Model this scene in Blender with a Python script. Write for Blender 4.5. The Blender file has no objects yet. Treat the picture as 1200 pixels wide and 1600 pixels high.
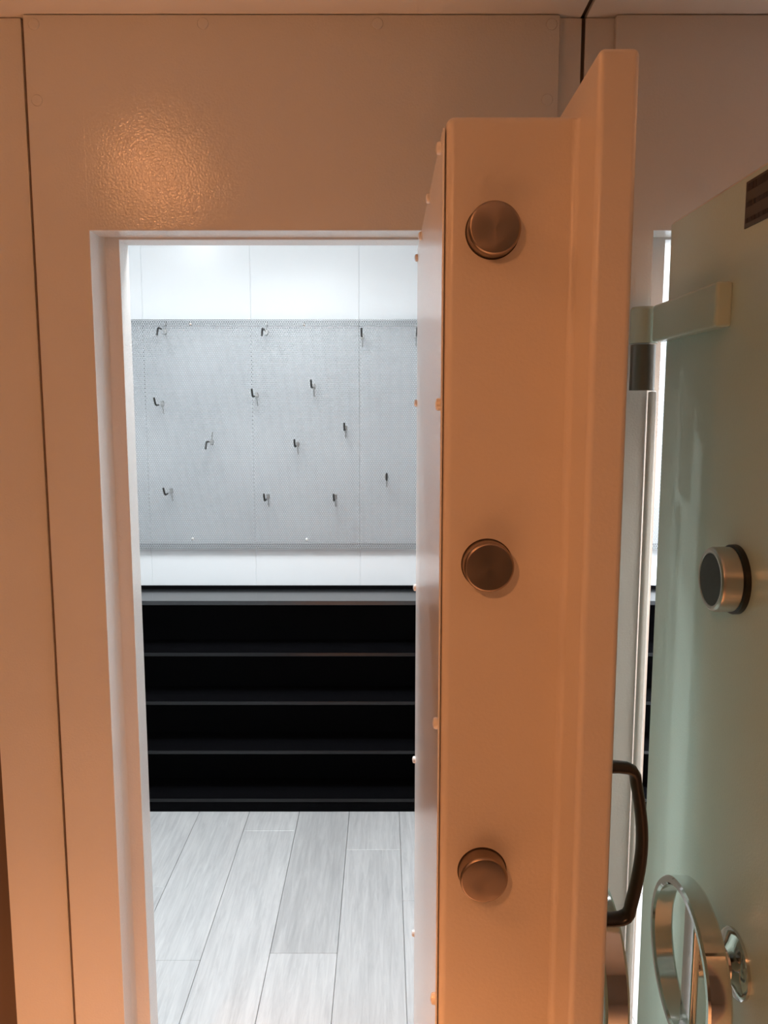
import bpy, bmesh, math, random
from mathutils import Vector, Matrix

# ------------------------------------------------------------------ camera, light, exposure
sc = bpy.context.scene
C = sc.collection
H = 1.55                       # eye height
F, TILT = 1270.0, math.radians(7.3)
cd = bpy.data.cameras.new('camera'); cam = bpy.data.objects.new('camera', cd); C.objects.link(cam)
cam.location = (0, 0, H); cam.rotation_euler = (math.pi/2 - TILT, 0, 0)
cd.sensor_fit = 'VERTICAL'; cd.sensor_height = 36; cd.sensor_width = 27; cd.lens = 36*F/1600
cd.clip_start = 0.02
sc.camera = cam
sc.view_settings.view_transform = 'Standard'; sc.view_settings.look = 'None'
sc.view_settings.gamma = 1; sc.view_settings.use_curve_mapping = False
sc.view_settings.exposure = 0.0

WARM = (1.0, 0.385, 0.145)
COOL = (0.93, 0.97, 1.0)
w = bpy.data.worlds.new('world'); sc.world = w; w.use_nodes = True
w.node_tree.nodes['Background'].inputs[0].default_value = (0.5, 0.4, 0.3, 1)
w.node_tree.nodes['Background'].inputs[1].default_value = 0.0

def spot(name, loc, rot, power, col, size=100, blend=1.0, rad=0.05):
    l = bpy.data.lights.new(name, 'SPOT'); l.energy = power; l.color = col
    l.spot_size = math.radians(size); l.spot_blend = blend; l.shadow_soft_size = rad
    o = bpy.data.objects.new(name, l); C.objects.link(o); o.location = loc; o.rotation_euler = rot
    return o
def disk(name, loc, power, col, size=0.16, spread=math.pi):
    l = bpy.data.lights.new(name, 'AREA'); l.shape = 'DISK'; l.size = size; l.energy = power; l.color = col
    l.spread = spread
    o = bpy.data.objects.new(name, l); C.objects.link(o); o.location = loc
    return o
def bulb(name, loc, power, col, rad):
    l = bpy.data.lights.new(name, 'POINT'); l.energy = power; l.color = col; l.shadow_soft_size = rad
    o = bpy.data.objects.new(name, l); C.objects.link(o); o.location = loc
    return o
spot('ceiling_downlight_or_fill', (-0.66, 0.22, 2.17), (0, 0, 0), 480, WARM, 84, 1.0, 0.05)
bulb('downlight_glow', (-0.62, 0.62, 2.18), 2.6, WARM, 0.03)
d_ = Vector((0.08, 0.80, 0.42)) - Vector((-0.34, -0.22, 1.97))
spot('room_spot_lamp', (-0.34, -0.22, 1.97), d_.to_track_quat('-Z', 'Y').to_euler(), 16, WARM, 116, 1.0, 0.014)
spot('ceiling_downlight_or_fill', (1.20, 0.92, 2.15), (0, 0, 0), 75, WARM, 150, 1.0, 0.05)  # added fill, no known fixture: lifts the wall at the right
disk('closet_downlight_or_fill', (-0.91, 2.17, 2.385), 9, COOL, 0.07)
disk('closet_downlight_or_fill', (-0.38, 1.80, 2.39), 26, COOL, 0.30, math.radians(155))  # added soft fill, not a known fixture: evens out closet wall and floor
disk('closet_downlight_or_fill', (1.08, 1.80, 2.385), 95, COOL, 0.25)

# ------------------------------------------------------------------ pixel -> place helpers
CT, ST = math.cos(TILT), math.sin(TILT)
def tz(py): return math.tan(math.atan((800-py)/F) - TILT)
def at(px, py, Y):
    t = tz(py); return ((px-600)/F*Y*(CT - t*ST), H + t*Y)
def atX(px, py, X):
    t = tz(py); Y = X/((px-600)/F*(CT - t*ST)); return (Y, H + t*Y)

# ------------------------------------------------------------------ materials
def new_mat(name):
    m = bpy.data.materials.new(name); m.use_nodes = True
    nt = m.node_tree; b = nt.nodes['Principled BSDF']
    return m, nt, b
def paint(name, col, rough=0.3, bump=0.06, scale=260, spec=0.5, coat=0.0, var=0.0, metallic=0.0):
    m, nt, b = new_mat(name)
    b.inputs['Base Color'].default_value = (*col, 1); b.inputs['Roughness'].default_value = rough
    b.inputs['Specular IOR Level'].default_value = spec; b.inputs['Metallic'].default_value = metallic
    b.inputs['Coat Weight'].default_value = coat; b.inputs['Coat Roughness'].default_value = 0.12
    g = nt.nodes.new('ShaderNodeNewGeometry')
    if bump:
        n = nt.nodes.new('ShaderNodeTexNoise'); n.inputs['Scale'].default_value = scale; n.inputs['Detail'].default_value = 3
        nt.links.new(g.outputs['Position'], n.inputs['Vector'])
        bp = nt.nodes.new('ShaderNodeBump'); bp.inputs['Strength'].default_value = bump; bp.inputs['Distance'].default_value = 0.004
        nt.links.new(n.outputs['Fac'], bp.inputs['Height']); nt.links.new(bp.outputs['Normal'], b.inputs['Normal'])
        if coat: nt.links.new(bp.outputs['Normal'], b.inputs['Coat Normal'])
    if var:
        n2 = nt.nodes.new('ShaderNodeTexNoise'); n2.inputs['Scale'].default_value = 6; n2.inputs['Detail'].default_value = 4
        nt.links.new(g.outputs['Position'], n2.inputs['Vector'])
        mx = nt.nodes.new('ShaderNodeMix'); mx.data_type = 'RGBA'
        mx.inputs['A'].default_value = (*[c*(1-var) for c in col], 1); mx.inputs['B'].default_value = (*[min(1, c*(1+var)) for c in col], 1)
        nt.links.new(n2.outputs['Fac'], mx.inputs['Factor']); nt.links.new(mx.outputs['Result'], b.inputs['Base Color'])
    return m
M = {}
M['steel_panel'] = paint('cream_steel_panel', (0.71, 0.71, 0.69), 0.085, 0.13, 260, 0.5, 0.0, 0.02)
M['ceiling'] = paint('cream_ceiling', (0.86, 0.83, 0.78), 0.5, 0.04, 200, 0.3)
M['door_paint'] = paint('door_enamel', (0.72, 0.65, 0.565), 0.30, 0.09, 260, 0.5)
M['door_face'] = paint('grey_green_door_enamel', (0.66, 0.78, 0.69), 0.24, 0.08, 330, 0.55)
M['inner_plate'] = paint('white_plate_enamel', (0.80, 0.79, 0.77), 0.22, 0.12, 240, 0.6)
M['white_wall'] = paint('white_gloss_wall_panel', (0.76, 0.785, 0.80), 0.28, 0.015, 90, 0.5)
M['white_ceiling'] = paint('white_closet_ceiling', (0.85, 0.86, 0.87), 0.5, 0.0)
M['groove'] = paint('grey_wall_joint', (0.72, 0.74, 0.75), 0.5, 0.0)
M['dark_gap'] = paint('dark_joint_rubber', (0.06, 0.04, 0.03), 0.7, 0.0)
M['seam'] = paint('brown_panel_joint', (0.22, 0.15, 0.11), 0.7, 0.0)
M['brown_wall'] = paint('brown_wall_paint', (0.16, 0.115, 0.085), 0.6, 0.05, 120, 0.3)
M['room_wall'] = paint('beige_room_wall', (0.36, 0.34, 0.31), 0.6, 0.05, 120, 0.3)
M['black_laminate'] = paint('black_laminate', (0.02, 0.021, 0.023), 0.2, 0.004, 300, 0.8)
M['black_shelf'] = paint('black_shelf_board', (0.005, 0.005, 0.006), 0.22, 0.0, 300, 0.4)
M['black_board'] = paint('matt_black_board', (0.003, 0.003, 0.0035), 0.5, 0.0, 300, 0.02)
M['black_plastic'] = paint('black_plastic', (0.012, 0.011, 0.011), 0.35, 0.0)
M['black_metal'] = paint('black_handle_enamel', (0.022, 0.018, 0.016), 0.28, 0.03, 300, 0.5)
M['chrome'] = paint('polished_chrome', (0.68, 0.67, 0.65), 0.09, 0.0, metallic=1.0)
M['satin'] = paint('satin_steel', (0.62, 0.58, 0.53), 0.28, 0.03, 600, metallic=1.0)
M['satin_clip'] = paint('zinc_clip', (0.36, 0.36, 0.36), 0.3, 0.0, metallic=1.0)
M['gunmetal'] = paint('dark_hinge_steel', (0.20, 0.19, 0.17), 0.35, 0.05, 400, metallic=0.6)
M['dial_face'] = paint('charcoal_dial_face', (0.03, 0.034, 0.033), 0.45, 0.12, 700)
M['label'] = paint('brown_label_plate', (0.075, 0.05, 0.033), 0.4, 0.02, 300)
M['label_ink'] = paint('dark_label_bars', (0.026, 0.014, 0.008), 0.5, 0.0)
M['galv'] = paint('galvanised_rail', (0.16, 0.17, 0.18), 0.45, 0.03, 300, metallic=0.7)

# circular brushed bolt ends
m, nt, b = new_mat('turned_steel_bolt'); M['bolt'] = m
b.inputs['Base Color'].default_value = (0.33, 0.26, 0.21, 1); b.inputs['Metallic'].default_value = 1; b.inputs['Roughness'].default_value = 0.34
b.inputs['Anisotropic'].default_value = 0.45
tg = nt.nodes.new('ShaderNodeTangent'); tg.direction_type = 'RADIAL'; tg.axis = 'Y'
nt.links.new(tg.outputs['Tangent'], b.inputs['Tangent'])

# perforated sheet: staggered round holes cut through
def perforated():
    m, nt, b = new_mat('perforated_steel_sheet'); L = nt.links.new
    b.inputs['Base Color'].default_value = (0.40, 0.42, 0.435, 1); b.inputs['Metallic'].default_value = 0.35; b.inputs['Roughness'].default_value = 0.42
    g = nt.nodes.new('ShaderNodeNewGeometry'); s = nt.nodes.new('ShaderNodeSeparateXYZ'); L(g.outputs['Position'], s.inputs[0])
    def mt(op, a, bb=None, c=None):
        n = nt.nodes.new('ShaderNodeMath'); n.operation = op
        for i, v in enumerate((a, bb, c)):
            if v is None: continue
            if isinstance(v, (int, float)): n.inputs[i].default_value = v
            else: L(v, n.inputs[i])
        return n.outputs[0]
    P = 0.0087
    v = mt('DIVIDE', s.outputs['Z'], P*0.866)
    row = mt('FLOOR', v)
    odd = mt('MULTIPLY', mt('FLOORED_MODULO', row, 2.0), 0.5)
    u = mt('ADD', mt('DIVIDE', s.outputs['X'], P), odd)
    fx = mt('SUBTRACT', mt('FRACT', u), 0.5)
    fz = mt('MULTIPLY', mt('SUBTRACT', mt('FRACT', v), 0.5), 0.866)
    r = mt('SQRT', mt('ADD', mt('MULTIPLY', fx, fx), mt('MULTIPLY', fz, fz)))
    hole = mt('LESS_THAN', r, 0.30)
    tr = nt.nodes.new('ShaderNodeBsdfTransparent'); mx = nt.nodes.new('ShaderNodeMixShader')
    L(hole, mx.inputs[0]); L(b.outputs[0], mx.inputs[1]); L(tr.outputs[0], mx.inputs[2])
    L(mx.outputs[0], nt.nodes['Material Output'].inputs['Surface'])
    return m
M['perf'] = perforated()

# pale grey wood planks
def planks():
    m, nt, b = new_mat('pale_grey_wood_planks'); L = nt.links.new
    g = nt.nodes.new('ShaderNodeNewGeometry'); at_ = nt.nodes.new('ShaderNodeAttribute'); at_.attribute_name = 'tone'
    mp = nt.nodes.new('ShaderNodeVectorMath'); mp.operation = 'MULTIPLY'; mp.inputs[1].default_value = (70, 5, 1)
    L(g.outputs['Position'], mp.inputs[0])
    ad = nt.nodes.new('ShaderNodeVectorMath'); ad.operation = 'ADD'; L(mp.outputs[0], ad.inputs[0])
    sc2 = nt.nodes.new('ShaderNodeVectorMath'); sc2.operation = 'SCALE'; sc2.inputs['Scale'].default_value = 37; L(at_.outputs['Color'], sc2.inputs[0]); L(sc2.outputs[0], ad.inputs[1])
    n1 = nt.nodes.new('ShaderNodeTexNoise'); n1.inputs['Scale'].default_value = 1.0; n1.inputs['Detail'].default_value = 6; n1.inputs['Roughness'].default_value = 0.7; n1.inputs['Distortion'].default_value = 0.6
    L(ad.outputs[0], n1.inputs['Vector'])
    cr = nt.nodes.new('ShaderNodeValToRGB'); cr.color_ramp.elements[0].position = 0.3; cr.color_ramp.elements[0].color = (0.50, 0.505, 0.51, 1)
    cr.color_ramp.elements[1].position = 0.68; cr.color_ramp.elements[1].color = (0.68, 0.685, 0.68, 1)
    L(n1.outputs['Fac'], cr.inputs[0])
    n2 = nt.nodes.new('ShaderNodeTexNoise'); n2.inputs['Scale'].default_value = 0.35; n2.inputs['Detail'].default_value = 3; L(ad.outputs[0], n2.inputs['Vector'])
    mx = nt.nodes.new('ShaderNodeMix'); mx.data_type = 'RGBA'; mx.blend_type = 'MULTIPLY'; mx.inputs['Factor'].default_value = 1
    L(cr.outputs[0], mx.inputs['A']); L(at_.outputs['Color'], mx.inputs['B'])
    mx2 = nt.nodes.new('ShaderNodeMix'); mx2.data_type = 'RGBA'; mx2.blend_type = 'OVERLAY'; mx2.inputs['Factor'].default_value = 0.25
    L(mx.outputs['Result'], mx2.inputs['A']); L(n2.outputs['Fac'], mx2.inputs['B']); L(mx2.outputs['Result'], b.inputs['Base Color'])
    b.inputs['Roughness'].default_value = 0.42
    bp = nt.nodes.new('ShaderNodeBump'); bp.inputs['Strength'].default_value = 0.12; bp.inputs['Distance'].default_value = 0.002
    L(n1.outputs['Fac'], bp.inputs['Height']); L(bp.outputs['Normal'], b.inputs['Normal'])
    return m
M['planks'] = planks()

# ------------------------------------------------------------------ mesh helpers
def box(bm, x0, x1, y0, y1, z0, z1, bevel=0.0, seg=2):
    r = bmesh.ops.create_cube(bm, size=1)
    for v in r['verts']:
        v.co = Vector(((x0+x1)/2 + v.co.x*(x1-x0), (y0+y1)/2 + v.co.y*(y1-y0), (z0+z1)/2 + v.co.z*(z1-z0)))
    if bevel:
        es = list({e for v in r['verts'] for e in v.link_edges})
        bmesh.ops.bevel(bm, geom=es, offset=bevel, segments=seg, profile=0.5, affect='EDGES')
def lathe(bm, prof, origin, axis, n=48):
    """prof = [(radius, distance along axis)...]; closed at both ends"""
    a = Vector(axis).normalized()
    t = Vector((0, 0, 1)) if abs(a.z) < 0.9 else Vector((1, 0, 0))
    u = a.cross(t).normalized(); v = a.cross(u)
    rings = []
    for r, d in prof:
        rings.append([bm.verts.new(Vector(origin) + a*d + (u*math.cos(2*math.pi*i/n) + v*math.sin(2*math.pi*i/n))*max(r, 1e-5)) for i in range(n)])
    for k in range(len(rings)-1):
        for i in range(n):
            j = (i+1) % n
            bm.faces.new((rings[k][i], rings[k][j], rings[k+1][j], rings[k+1][i]))
    bm.faces.new(rings[0][::-1]); bm.faces.new(rings[-1])
def ring(bm, prof, origin, axis, n=72):
    """closed profile revolved: a hollow band"""
    a = Vector(axis).normalized(); t = Vector((0, 0, 1)); u = a.cross(t).normalized(); v = a.cross(u)
    rings = [[bm.verts.new(Vector(origin) + a*d + (u*math.cos(2*math.pi*i/n) + v*math.sin(2*math.pi*i/n))*r) for i in range(n)] for r, d in prof]
    for k in range(len(rings)):
        q = (k+1) % len(rings)
        for i in range(n):
            j = (i+1) % n
            bm.faces.new((rings[k][i], rings[k][j], rings[q][j], rings[q][i]))
def sweep(bm, pts, rx, ry=None, up=(0, 1, 0), n=14):
    """tube along points with elliptical section (rx across, ry along 'up')"""
    ry = ry or rx; pts = [Vector(p) for p in pts]; up = Vector(up); rings = []
    for k, p in enumerate(pts):
        d = (pts[min(k+1, len(pts)-1)] - pts[max(k-1, 0)]).normalized()
        s = d.cross(up)
        if s.length < 1e-4: s = d.cross(Vector((1, 0, 0)))
        s.normalize(); t = s.cross(d).normalized()
        rings.append([bm.verts.new(p + s*rx*math.cos(2*math.pi*i/n) + t*ry*math.sin(2*math.pi*i/n)) for i in range(n)])
    for k in range(len(rings)-1):
        for i in range(n):
            j = (i+1) % n
            bm.faces.new((rings[k][i], rings[k][j], rings[k+1][j], rings[k+1][i]))
    bm.faces.new(rings[0][::-1]); bm.faces.new(rings[-1])
def obj(name, bm, mat, parent=None, base=(0, 0, 0), mirror=False, smooth=True):
    base = Vector(base)
    for v in bm.verts:
        v.co -= base
        if mirror: v.co.x = -v.co.x
    bmesh.ops.recalc_face_normals(bm, faces=bm.faces)
    me = bpy.data.meshes.new(name); bm.to_mesh(me); bm.free()
    if smooth:
        for p in me.polygons: p.use_smooth = True
        me.set_sharp_from_angle(angle=math.radians(32))
    o = bpy.data.objects.new(name, me); C.objects.link(o); me.materials.append(mat)
    if smooth:
        wn = o.modifiers.new('weighted_normals', 'WEIGHTED_NORMAL'); wn.weight = 100; wn.keep_sharp = True
    if parent: o.parent = parent
    else: o.location = base
    return o
def tag(o, label=None, cat=None, group=None, kind=None):
    if label: o['label'] = label
    if cat: o['category'] = cat
    if group: o['group'] = group
    if kind: o['kind'] = kind
    return o
def struct(name, bm, mat, smooth=True):
    o = obj(name, bm, mat, smooth=smooth); o['kind'] = 'structure'; return o
def thing(name, loc, label, cat, group=None):
    o = bpy.data.objects.new(name, None); C.objects.link(o); o.location = loc; o.empty_display_size = 0.1
    return tag(o, label, cat, group, 'thing')
def new(): return bmesh.new()

# ------------------------------------------------------------------ key planes (metres)
YW = 1.472            # face of the steel wall panels
YR = 1.530            # stepped face inside the door frame
YJ = 1.582            # back of the wall
S = 0.3465            # the two doorways mirror each other about this plane
CEIL = H + 0.662      # front ceiling
OX0, OX1 = -0.5144, 0.2206       # doorway, outer step
IX0, IX1 = -0.4815, 0.1805       # doorway, inner step
OZ, IZ, SILL = H + 0.3073, H + 0.303, 0.03
PX0, PX1 = -0.6125, 0.299        # raised panel
REC = 0.012                      # joint strips sit this much further back
YB = 3.17                        # closet back wall
CCEIL = 2.40                     # closet ceiling
RXL, RXR = -1.55, 0.32           # closet side walls

# ------------------------------------------------------------------ setting
# floor: planks running away from the camera
bm = new(); lay = bm.loops.layers.color.new('tone'); random.seed(4)
cuts = {-4: 2.12, -3: 2.83, -2: 2.15, -1: 2.70, 0: 2.4}
tones = {(-2, 1): 0.93, (-2, 0): 1.04, (-3, 1): 1.04, (-3, 0): 1.0, (-4, 1): 1.03, (-4, 0): 1.03, (-1, 0): 0.97, (-1, 1): 0.98, (0, 0): 1.02, (0, 1): 1.0}
for k in range(-12, 12):
    x0 = 0.059 + 0.193*k; c = cuts.get(k, 1.5 + random.random()*1.2)
    ys = [c + 1.22*i for i in range(-5, 4)]
    for i in range(len(ys)-1):
        y0, y1 = max(ys[i], -2.4), min(ys[i+1], YB + 0.05)
        if y1 - y0 < 0.01: continue
        n0 = len(bm.faces)
        box(bm, x0+0.0006, x0+0.1924, y0+0.0006, y1-0.0006, -0.02, 0, 0.0012, 1)
        bm.faces.ensure_lookup_table()
        side = 1 if ys[i] >= c - 0.01 else 0
        t = tones.get((k, side), 0.95 + 0.1*random.random())
        wm = 0.012 if (k, side) == (-2, 0) else 0.0
        for f in list(bm.faces)[n0:]:
            for l in f.loops: l[lay] = (t + wm, t, t - wm*0.4, 1)
struct('floor', bm, M['planks'], smooth=False)
bm = new(); box(bm, -2.4, 2.5, -2.5, 3.3, -0.06, -0.021); struct('floor_subfloor', bm, M['groove'])

# front ceiling in two sheets with a dark joint
bm = new(); box(bm, -2.3, 0.338, -2.4, YW+0.03, CEIL, CEIL+0.03, 0.004); box(bm, 0.345, 2.4, -2.4, YW+0.03, CEIL, CEIL+0.03, 0.004)
box(bm, -2.3, 2.4, -2.4, YW+0.1, CEIL+0.03, CEIL+0.05)
struct('ceiling', bm, M['ceiling'])

def wall_panel(name, mir):
    """raised steel panel with a stepped doorway"""
    bm = new(); T = CEIL - 0.001
    B = lambda x0, x1, y0, y1, z0, z1, bev=0.0: box(bm, *( (x0, x1) if not mir else (2*S-x1, 2*S-x0)), y0, y1, z0, z1, bev)
    B(PX0, OX0, YW, YR, 0.0, T, 0.0025); B(OX1, PX1, YW, YR, 0.0, T, 0.0025)
    B(OX0-0.003, OX1+0.003, YW, YR, OZ, T, 0.0025); B(OX0-0.003, OX1+0.003, YW, YR, 0.0, SILL, 0.0025)
    B(PX0, IX0, YR-0.001, YJ, 0, T, 0.002); B(IX1, PX1, YR-0.001, YJ, 0, T, 0.002)
    B(IX0-0.003, IX1+0.003, YR-0.001, YJ, IZ, T, 0.002); B(IX0-0.003, IX1+0.003, YR-0.001, YJ, 0, SILL, 0.002)
    # upper cover up to the closet ceiling on the far side
    B(PX0, PX1, YR+0.02, YJ, T-0.01, CCEIL+0.02)
    # coved corner of the step on the latch side
    n = 8; arc = [(OX0-0.0005, YR+0.0005)] + [(OX0 + 0.010*(1-math.sin(a)), YR - 0.016*(1-math.cos(a))) for a in [i*math.pi/2/n for i in range(n+1)]]
    lo = [bm.verts.new((x if not mir else 2*S-x, y, SILL)) for x, y in arc]; hi = [bm.verts.new((x if not mir else 2*S-x, y, OZ)) for x, y in arc]
    for i in range(len(arc)):
        j = (i+1) % len(arc); bm.faces.new((lo[i], lo[j], hi[j], hi[i]))
    bm.faces.new(lo); bm.faces.new(hi[::-1])
    return struct(name, bm, M['steel_panel'])
wf = wall_panel('wall_front', False)
wr = wall_panel('wall_front_right', True)
# joint strips between the panels
bm = new()
for x0, x1 in ((PX1-0.001, 0.3385), (0.3445, 2*S-PX1+0.001)):
    box(bm, x0, x1, YW+REC, YJ, 0, CEIL-0.001, 0.002)
box(bm, PX1, 2*S-PX1, YJ-0.02, YJ+0.001, 0, CCEIL)
struct('trim_1', bm, M['steel_panel'])
bm = new(); box(bm, 0.3383, 0.3447, YW+REC+0.004, YW+REC+0.02, 0, CEIL-0.001); struct('trim_2', bm, M['dark_gap'])
bm = new(); box(bm, 0.3375, 0.3455, -2.3, YW+0.03, CEIL+0.006, CEIL+0.029); struct('trim_3', bm, M['dark_gap'])
# strip left of the raised panel, with the next panel's edge
bm = new(); box(bm, -0.735, PX0-0.0082, YW+REC, YJ, 0, CEIL-0.001, 0.002)
struct('trim_4', bm, M['steel_panel'])
bm = new(); box(bm, PX0-0.0105, PX0+0.0, YW+REC+0.006, YW+0.03, 0, CEIL-0.001); struct('trim_5', bm, M['seam'])
bm = new(); box(bm, -2.3, -0.736, YJ-0.02, YJ, 0, CEIL); struct('wall_left_front', bm, M['brown_wall'])
# remaining walls of the front room
bm = new(); box(bm, -2.35, -2.3, -2.4, YJ, 0, CEIL); struct('wall_left', bm, M['room_wall'])
bm = new(); box(bm, 2.4, 2.45, -2.4, YJ, 0, CEIL); struct('wall_right', bm, M['room_wall'])
bm = new(); box(bm, -2.35, 2.45, -2.45, -2.4, 0, CEIL); struct('wall_back', bm, M['room_wall'])
bm = new(); box(bm, 2*S-PX0, 2.4, YW+REC, YJ, 0, CEIL); struct('wall_right_front', bm, M['steel_panel'])

# closet shells (white panels with thin joints)
joints = [at(220, 440, YB)[0], at(391, 440, YB)[0], at(561, 440, YB)[0]]
step = joints[2]-joints[1]
xs = [joints[1] + step*i for i in range(-3, 9)]
def back_wall(name, x0, x1):
    bm = new(); edges = [x0] + [x for x in xs if x0+0.03 < x < x1-0.03] + [x1]
    for a, b_ in zip(edges[:-1], edges[1:]): box(bm, a+0.0008, b_-0.0008, YB, YB+0.02, 0, CCEIL, 0.0012, 1)
    o = struct(name, bm, M['white_wall'])
    bm = new(); box(bm, x0, x1, YB+0.002, YB+0.03, 0, CCEIL); obj('joint_backing', bm, M['white_wall'], o)
back_wall('wall_closet_back', RXL, RXR)
back_wall('wall_closet_back_right', RXR+0.05, 2.4)
bm = new(); box(bm, RXL-0.03, RXL, YJ-0.02, YB+0.03, 0, CCEIL); struct('wall_closet_left', bm, M['white_wall'])
bm = new(); box(bm, RXR, RXR+0.05, YJ-0.001, YB+0.03, 0, CCEIL); struct('wall_closet_partition', bm, M['white_wall'])
bm = new(); box(bm, 2.4, 2.43, YJ-0.02, YB+0.03, 0, CCEIL); struct('wall_closet_right', bm, M['white_wall'])
bm = new(); box(bm, RXL, 2.4, YJ-0.05, YB+0.03, CCEIL, CCEIL+0.03); struct('ceiling_closet', bm, M['white_ceiling'])
bm = new(); box(bm, RXL, PX0, YJ, YJ+0.02, 0, CCEIL); struct('wall_closet_front', bm, M['white_wall'])
bm = new(); box(bm, 2*S-PX0, 2.4, YJ, YJ+0.02, 0, CCEIL); struct('wall_closet_front_right', bm, M['white_wall'])

# pressed bolt caps in the panel
def cap(px, py, Y, r=0.0095, host=wf, h=0.0022):
    x, z = at(px, py, Y); bm = new()
    lathe(bm, [(r, -0.001), (r, h*0.3), (r*0.93, h*0.8), (r*0.8, h), (r*0.4, h*1.05), (1e-5, h*1.05)], (x, Y, z), (0, -1, 0), 32)
    obj('bolt_cap', bm, M['steel_panel'], host)
for p in ((53, 38), (317, 37), (590, 37), (862, 38), (58, 157), (855, 156)): cap(*p, YW)
cap(170, 397, YR, 0.0115, wf, 0.001)

# ------------------------------------------------------------------ the vault doors
Y1, Y2, YF = 0.734, 0.800, 1.393          # leading edge of front plate, face of bolt box, hinge edge
XI, XB, XF, XO = 0.0555, 0.0583, 0.183, 0.219
DTOP, BTOP = H + 0.304, H + 0.2715
def vault_door(label, mirror):
    base = Vector((XF, YF, 0.04))
    root = thing('vault_door', (base.x if not mirror else 2*S-base.x, base.y, 0.04), label, 'vault door', 'pair of open vault doors')
    def part(name, bm, mat, parent=None, lab=None):
        o = obj(name, bm, mat, parent or root, base, mirror)
        if lab: o['label'] = lab
        return o
    bm = new(); box(bm, XF, XO-0.0006, Y1, YF, 0.04, DTOP, 0.006, 4); part('front_plate', bm, M['door_paint'])
    bm = new(); box(bm, XO-0.0035, XO, Y1+0.012, YF-0.004, 0.045, DTOP-0.005, 0.0003, 1); part('outer_skin', bm, M['door_face'], None, 'grey-green enamelled outer face')
    bm = new(); box(bm, XB, XF+0.004, Y2, YF-0.02, 0.075, BTOP, 0.0085, 5); part('bolt_box', bm, M['door_paint'])
    # fillet where box meets plate
    bm = new(); prof = []
    n = 6; r = 0.007
    vs0, vs1 = [], []
    pts = [(XF+0.001, Y2+0.001)] + [(XF - r + r*math.sin(a), Y2 - r + r*math.cos(a)) for a in [i*math.pi/2/n for i in range(n+1)]]
    for x, y in pts:
        vs0.append(bm.verts.new((x, y, 0.08))); vs1.append(bm.verts.new((x, y, BTOP-0.004)))
    for i in range(len(pts)):
        j = (i+1) % len(pts); bm.faces.new((vs0[i], vs0[j], vs1[j], vs1[i]))
    bm.faces.new(vs0); bm.faces.new(vs1[::-1]); part('corner_fillet', bm, M['door_paint'])
    bm = new(); box(bm, XI, XI+0.0022, Y2+0.004, YF-0.004, 0.085, H+0.2615, 0.0008, 2)
    box(bm, XI+0.0015, XB+0.001, Y2+0.012, YF-0.03, 0.1, H+0.25)
    plate = part('inner_plate', bm, M['inner_plate'], None, 'white inner cover plate with button screws')
    # screws round the plate
    ztop = H + 0.2515; yn, yf = Y2+0.013, YF-0.010
    spots = []
    for py in (222, 302, 362): spots.append(((H+0.2575-H)/tz(py) , ztop))
    for py in (403, 630, 918, 1187, 1458): spots.append((yf, H + tz(py)*yf))
    for py in (632, 1130, 1560): spots.append((yn, H + tz(py)*yn))
    for y, z in spots:
        bm = new(); lathe(bm, [(0.0062, -0.001), (0.0062, 0.0022), (0.0055, 0.0038), (0.003, 0.0048), (1e-5, 0.005)], (XI, y, z), (-1, 0, 0), 20)
        part('screw', bm, M['inner_plate'], plate)
    # locking bolts
    for z in (H+0.166, H-0.155, H-0.4825, H-0.803, H-1.124):
        bm = new(); R = 0.0248; p = 0.020
        lathe(bm, [(R, -0.01), (R, p-0.0035), (R-0.0004, p-0.0022), (R-0.0013, p-0.0008), (R-0.0026, p), (R*0.5, p), (1e-5, p)], (0, 0, 0), (0, -1, 0), 64)
        o = obj('locking_bolt', bm, M['bolt'], root); bl = o
        o.location = ((0.103-base.x)*(-1 if mirror else 1), Y2-base.y, z-base.z)
        bm = new(); lathe(bm, [(R+0.0011, -0.001), (R+0.0011, 0.0003), (R*0.9, 0.0003)], (0, 0, 0), (0, -1, 0), 64); obj('bolt_hole', bm, M['dark_gap'], bl)
    # pull handle
    bm = new(); yh = 0.80; za, zb = H-0.368, H-0.538; pj = 0.040
    def leg(z, d):      # foot and rounded corner
        return [(XO-0.002, yh, z), (XO+0.022, yh, z), (XO+0.032, yh, z-0.001*d), (XO+0.038, yh, z-0.004*d), (XO+pj+0.001, yh, z-0.009*d), (XO+pj+0.002, yh, z-0.016*d)]
    pts = leg(za, 1) + [(XO+pj+0.002+0.009*math.sin(math.pi*i/16), yh, za-0.016+(zb-za+0.032)*i/16) for i in range(1, 16)] + leg(zb, -1)[::-1]
    sweep(bm, pts, 0.0058, 0.0105, (0, 1, 0), 24); part('pull_handle', bm, M['black_metal'], None, 'black bowed pull handle')
    # lock dial
    yk, zk = atX(1150, 905, 2*S-XO)
    bm = new(); R = 0.046
    lathe(bm, [(R*1.02, -0.001), (R*1.02, 0.007), (R*0.97, 0.009), (R*0.9, 0.009), (1e-5, 0.009)], (XO, yk, zk), (1, 0, 0)); dial = part('lock_dial', bm, M['black_plastic'], None, 'black-faced chrome dial')
    bm = new(); lathe(bm, [(R*0.95, 0.008), (R*0.95, 0.030), (R*0.92, 0.0335), (R*0.86, 0.0355), (R*0.79, 0.0355), (R*0.76, 0.034), (1e-5, 0.034)], (XO, yk, zk), (1, 0, 0)); part('bezel', bm, M['satin'], dial)
    bm = new(); lathe(bm, [(R*0.76, 0.0335), (R*0.76, 0.0348), (R*0.74, 0.0352), (1e-5, 0.0352)], (XO, yk, zk), (1, 0, 0)); part('dial_face', bm, M['dial_face'], dial)
    # ring handle
    yr, zr = atX(1150, 1505, 2*S-XO); R = 0.107
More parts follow.
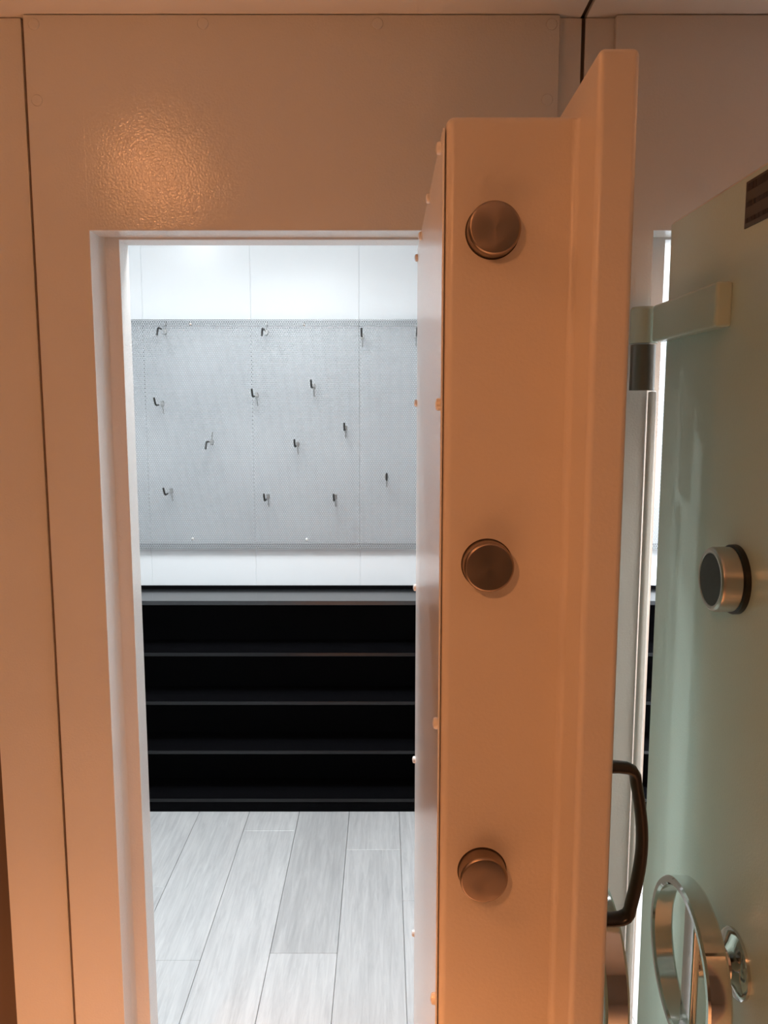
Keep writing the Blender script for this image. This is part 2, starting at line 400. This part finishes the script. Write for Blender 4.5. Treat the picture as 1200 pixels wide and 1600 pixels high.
    bm = new(); lathe(bm, [(0.045, -0.001), (0.045, 0.004), (0.041, 0.008), (0.030, 0.011), (0.022, 0.015), (0.0185, 0.024), (0.0175, 0.054), (0.0165, 0.060), (1e-5, 0.060)], (XO, yr, zr), (1, 0, 0)); wheel = part('ring_handle', bm, M['chrome'], None, 'chrome ring handle on a round rosette')
    bm = new(); ring(bm, [(R, 0.050), (R+0.002, 0.053), (R+0.002, 0.077), (R, 0.080), (R-0.007, 0.080), (R-0.010, 0.077), (R-0.010, 0.053), (R-0.007, 0.050)], (XO, yr, zr), (1, 0, 0)); part('rim', bm, M['chrome'], wheel)
    bm = new(); box(bm, XO+0.056, XO+0.066, yr-0.018, yr+0.018, zr-R+0.005, zr+R-0.005, 0.003, 3); part('spoke', bm, M['chrome'], wheel)
    # label plate
    ya, zt = atX(1168, 285, 2*S-XO); yb2, zl = atX(1162, 359, 2*S-XO); w_ = 0.15
    bm = new(); box(bm, XO-0.0005, XO+0.0012, ya-w_, ya, zl, zt); plate2 = part('label_plate', bm, M['label'], None, 'dark brown label plate')
    bm = new(); hh = zt-zl
    for z0, z1 in ((0.06, 0.22), (0.45, 0.56), (0.80, 0.9)):
        random.seed(3); y = ya-0.004
        while y > ya-w_+0.01:
            l = 0.004+0.010*random.random(); box(bm, XO+0.001, XO+0.0016, y-l, y, zt-hh*z1, zt-hh*z0); y -= l+0.0015
    part('printed_bars', bm, M['label_ink'], plate2)
    # hinge: arm wrapping the plate, barrel at the wall
    z0a, z1a = H+0.110, H+0.171; yhx = 1.428; xh = 2*S-0.4475
    bm = new(); box(bm, XO-0.002, XO+0.022, 1.135, 1.40, z0a, z1a, 0.005, 3); 
    arm = part('hinge_arm', bm, M['door_face'])
    bm = new(); lathe(bm, [(0.0235, z0a), (0.0235, z1a-0.004), (0.0205, z1a), (1e-5, z1a)], (xh, yhx, 0), (0, 0, 1)); part('hinge_knuckle', bm, M['door_face'], arm)
    bm = new(); lathe(bm, [(0.021, H+0.030), (0.021, H+0.1075), (1e-5, H+0.1075)], (xh, yhx, 0), (0, 0, 1)); part('hinge_barrel', bm, M['gunmetal'], None, 'dark steel hinge barrel')
    bm = new(); box(bm, xh-0.036, XO+0.002, 1.452, YW-0.0005, 0.04, H+0.030, 0.004, 3)
    part('hinge_post', bm, M['steel_panel'])
    return root
vault_door('open vault door edge-on in the middle with three round locking bolts', False)
vault_door('grey-green vault door at the right edge, outer face with dial and ring handle', True)

# ------------------------------------------------------------------ closet fittings
def pegboard(label, x0, x1, screws, rails=True):
    yp = 3.138; z0 = H + tz(858)*yp; z1 = H + tz(499)*yp
    root = thing('perforated_pegboard', ((x0+x1)/2, yp, z0), label, 'pegboard', 'perforated metal pegboards'); b0 = root.location
    bm = new(); vs = [bm.verts.new(p) for p in ((x0, yp, z0), (x1, yp, z0), (x1, yp, z1), (x0, yp, z1))]; bm.faces.new(vs)
    for za, sgn in ((z0, 1), (z1, -1)):          # folded edges back to the wall
        q = [bm.verts.new(p) for p in ((x0, yp, za), (x1, yp, za), (x1, YB-0.001, za), (x0, YB-0.001, za))]; bm.faces.new(q)
    obj('perforated_sheet', bm, M['perf'], root, b0)
    for za, zb in ((z0+0.002, z0+0.020), (z1-0.020, z1-0.002)):
        bm = new(); box(bm, x0, x1, yp+0.006, YB-0.002, za, zb); obj('mounting_rail', bm, M['galv'], root, b0)
    for px, py in screws:
        x, z = at(px, py, yp); bm = new(); lathe(bm, [(0.006, 0), (0.006, 0.002), (0.003, 0.0035), (1e-5, 0.0038)], (x, yp, z), (0, -1, 0), 18); obj('screw', bm, M['chrome'], root, b0)
    return root
xj = joints[2]
pegboard('wide perforated metal pegboard left of the joint, most of the hooks on it', -1.28, xj-0.0006, ((297, 506), (475, 507), (301, 842), (479, 843)))
pegboard('perforated metal pegboard right of the joint, running behind the open door', xj+0.0006, RXR-0.004, ())
pegboard('perforated metal pegboard seen as a bright sliver past the right-hand door edge', RXR+0.054, 2.2, ())

# hooks
YP = 3.138
def make_hook():
    root = thing('pegboard_hook', (0, YP, 1), 'x', 'hook', 'hooks on the pegboard')
    bm = new(); box(bm, -0.0065, 0.0065, -0.004, 0.0, -0.006, 0.011, 0.0015); sweep(bm, [(0, -0.003, -0.004), (0, -0.004, -0.02), (0, -0.003, -0.036)], 0.0021, n=10)
    box(bm, -0.005, 0.005, -0.008, 0.0, 0.010, 0.013, 0.0008)
    obj('mounting_clip', bm, M['satin_clip'], root)
    bm = new(); sweep(bm, [(0, -0.002, 0.0), (0, -0.03, 0.0), (0, -0.062, -0.002)], 0.0024, up=(1, 0, 0), n=12); obj('prong', bm, M['chrome'], root)
    bm = new(); sweep(bm, [(0, -0.058, -0.002), (0, -0.088, -0.003), (0, -0.096, 0.0), (0, -0.100, 0.006), (0, -0.103, 0.015), (0, -0.105, 0.025)], 0.0036, up=(1, 0, 0), n=12)
    obj('tip_sleeve', bm, M['black_plastic'], root)
    return root
hooks = [   # pixel of the fixing, turn about the board's normal, label
    (258, 517, 186, 'hook hanging tip-down in the top left corner of the pegboard'),
    (416, 518, 184, 'hook hanging tip-down on the top row, second from the left'),
    (566, 527, 0, 'upright black-tipped hook on the top row beside the board joint'),
    (650, 526, 0, 'hook on the top row half hidden by the open door'),
    (254, 632, -6, 'upright hook at far left, below the top-left drooping hook'),
    (401, 619, -4, 'black-tipped hook near board centre, just left of the highest middle hook'),
    (490, 605, -2, 'black-tipped hook in the middle, highest one below the top row'),
    (540, 670, 0, 'black-tipped hook just left of the board joint, in the upper half'),
    (331, 690, 185, 'lone hook hanging tip-down halfway down the board'),
    (465, 695, -2, 'black-tipped hook at mid height, right of the lone drooping hook'),
    (604, 746, 0, 'rightmost lower hook, close to the open vault door'),
    (268, 768, -7, 'bottom row hook nearest the left door jamb'),
    (419, 777, -3, 'bottom row hook in the middle'),
    (524, 777, -1, 'bottom row hook third from the left'),
]
proto = make_hook()
for i, (px, py, rot, lab) in enumerate(hooks):
    if i == 0: o = proto
    else:
        o = proto.copy(); C.objects.link(o)
        for ch in list(proto.children):
            c = ch.copy(); C.objects.link(c); c.parent = o
    x, z = at(px, py, YP); o.location = (x, YP-0.0005, z); o.rotation_euler = (0, math.radians(rot), 0); o['label'] = lab

def shelf_unit(label, x0, x1):
    yf, yb = 2.96, YB - 0.002
    root = thing('low_shelf_unit', ((x0+x1)/2, yf, 0), label, 'shelf unit', 'low black shelf units'); b0 = root.location
    P = lambda name, x_, X_, y_, Y_, z_, Z_, bev=0.0015, mt='black_board': (lambda bm: (box(bm, x_, X_, y_, Y_, z_, Z_, bev, 2), obj(name, bm, M[mt], root, b0)))(new())
    zt = H + tz(939)*yf
    P('top_board', x0, x1, yf, yb, zt-0.016, zt, 0.0015, 'black_laminate')
    P('back_lip', x0, x1, yb-0.014, yb, zt, zt+0.014)
    P('back_panel', x0+0.01, x1-0.01, yb-0.02, yb-0.008, 0.03, zt-0.016, 0)
    for a in (x0, x1-0.018): P('side_panel', a, a+0.018, yf+0.002, yb-0.008, 0, zt-0.016)
    for py in (1020, 1096, 1173, 1248):
        z = H + tz(py)*(yf+0.008)
        P('shelf', x0+0.018, x1-0.018, yf+0.008, yb-0.02, z-0.014, z, 0.002, 'black_shelf')
    P('kick_board', x0+0.018, x1-0.018, yf+0.012, yf+0.026, 0.0, H + tz(1250)*(yf+0.008)-0.01)
    return root
shelf_unit('long low black shelf unit with four open tiers under the pegboard', -1.5, RXR-0.003)
shelf_unit('black shelf unit in the right-hand closet, a dark sliver beside the grey-green door', RXR+0.055, 2.2)
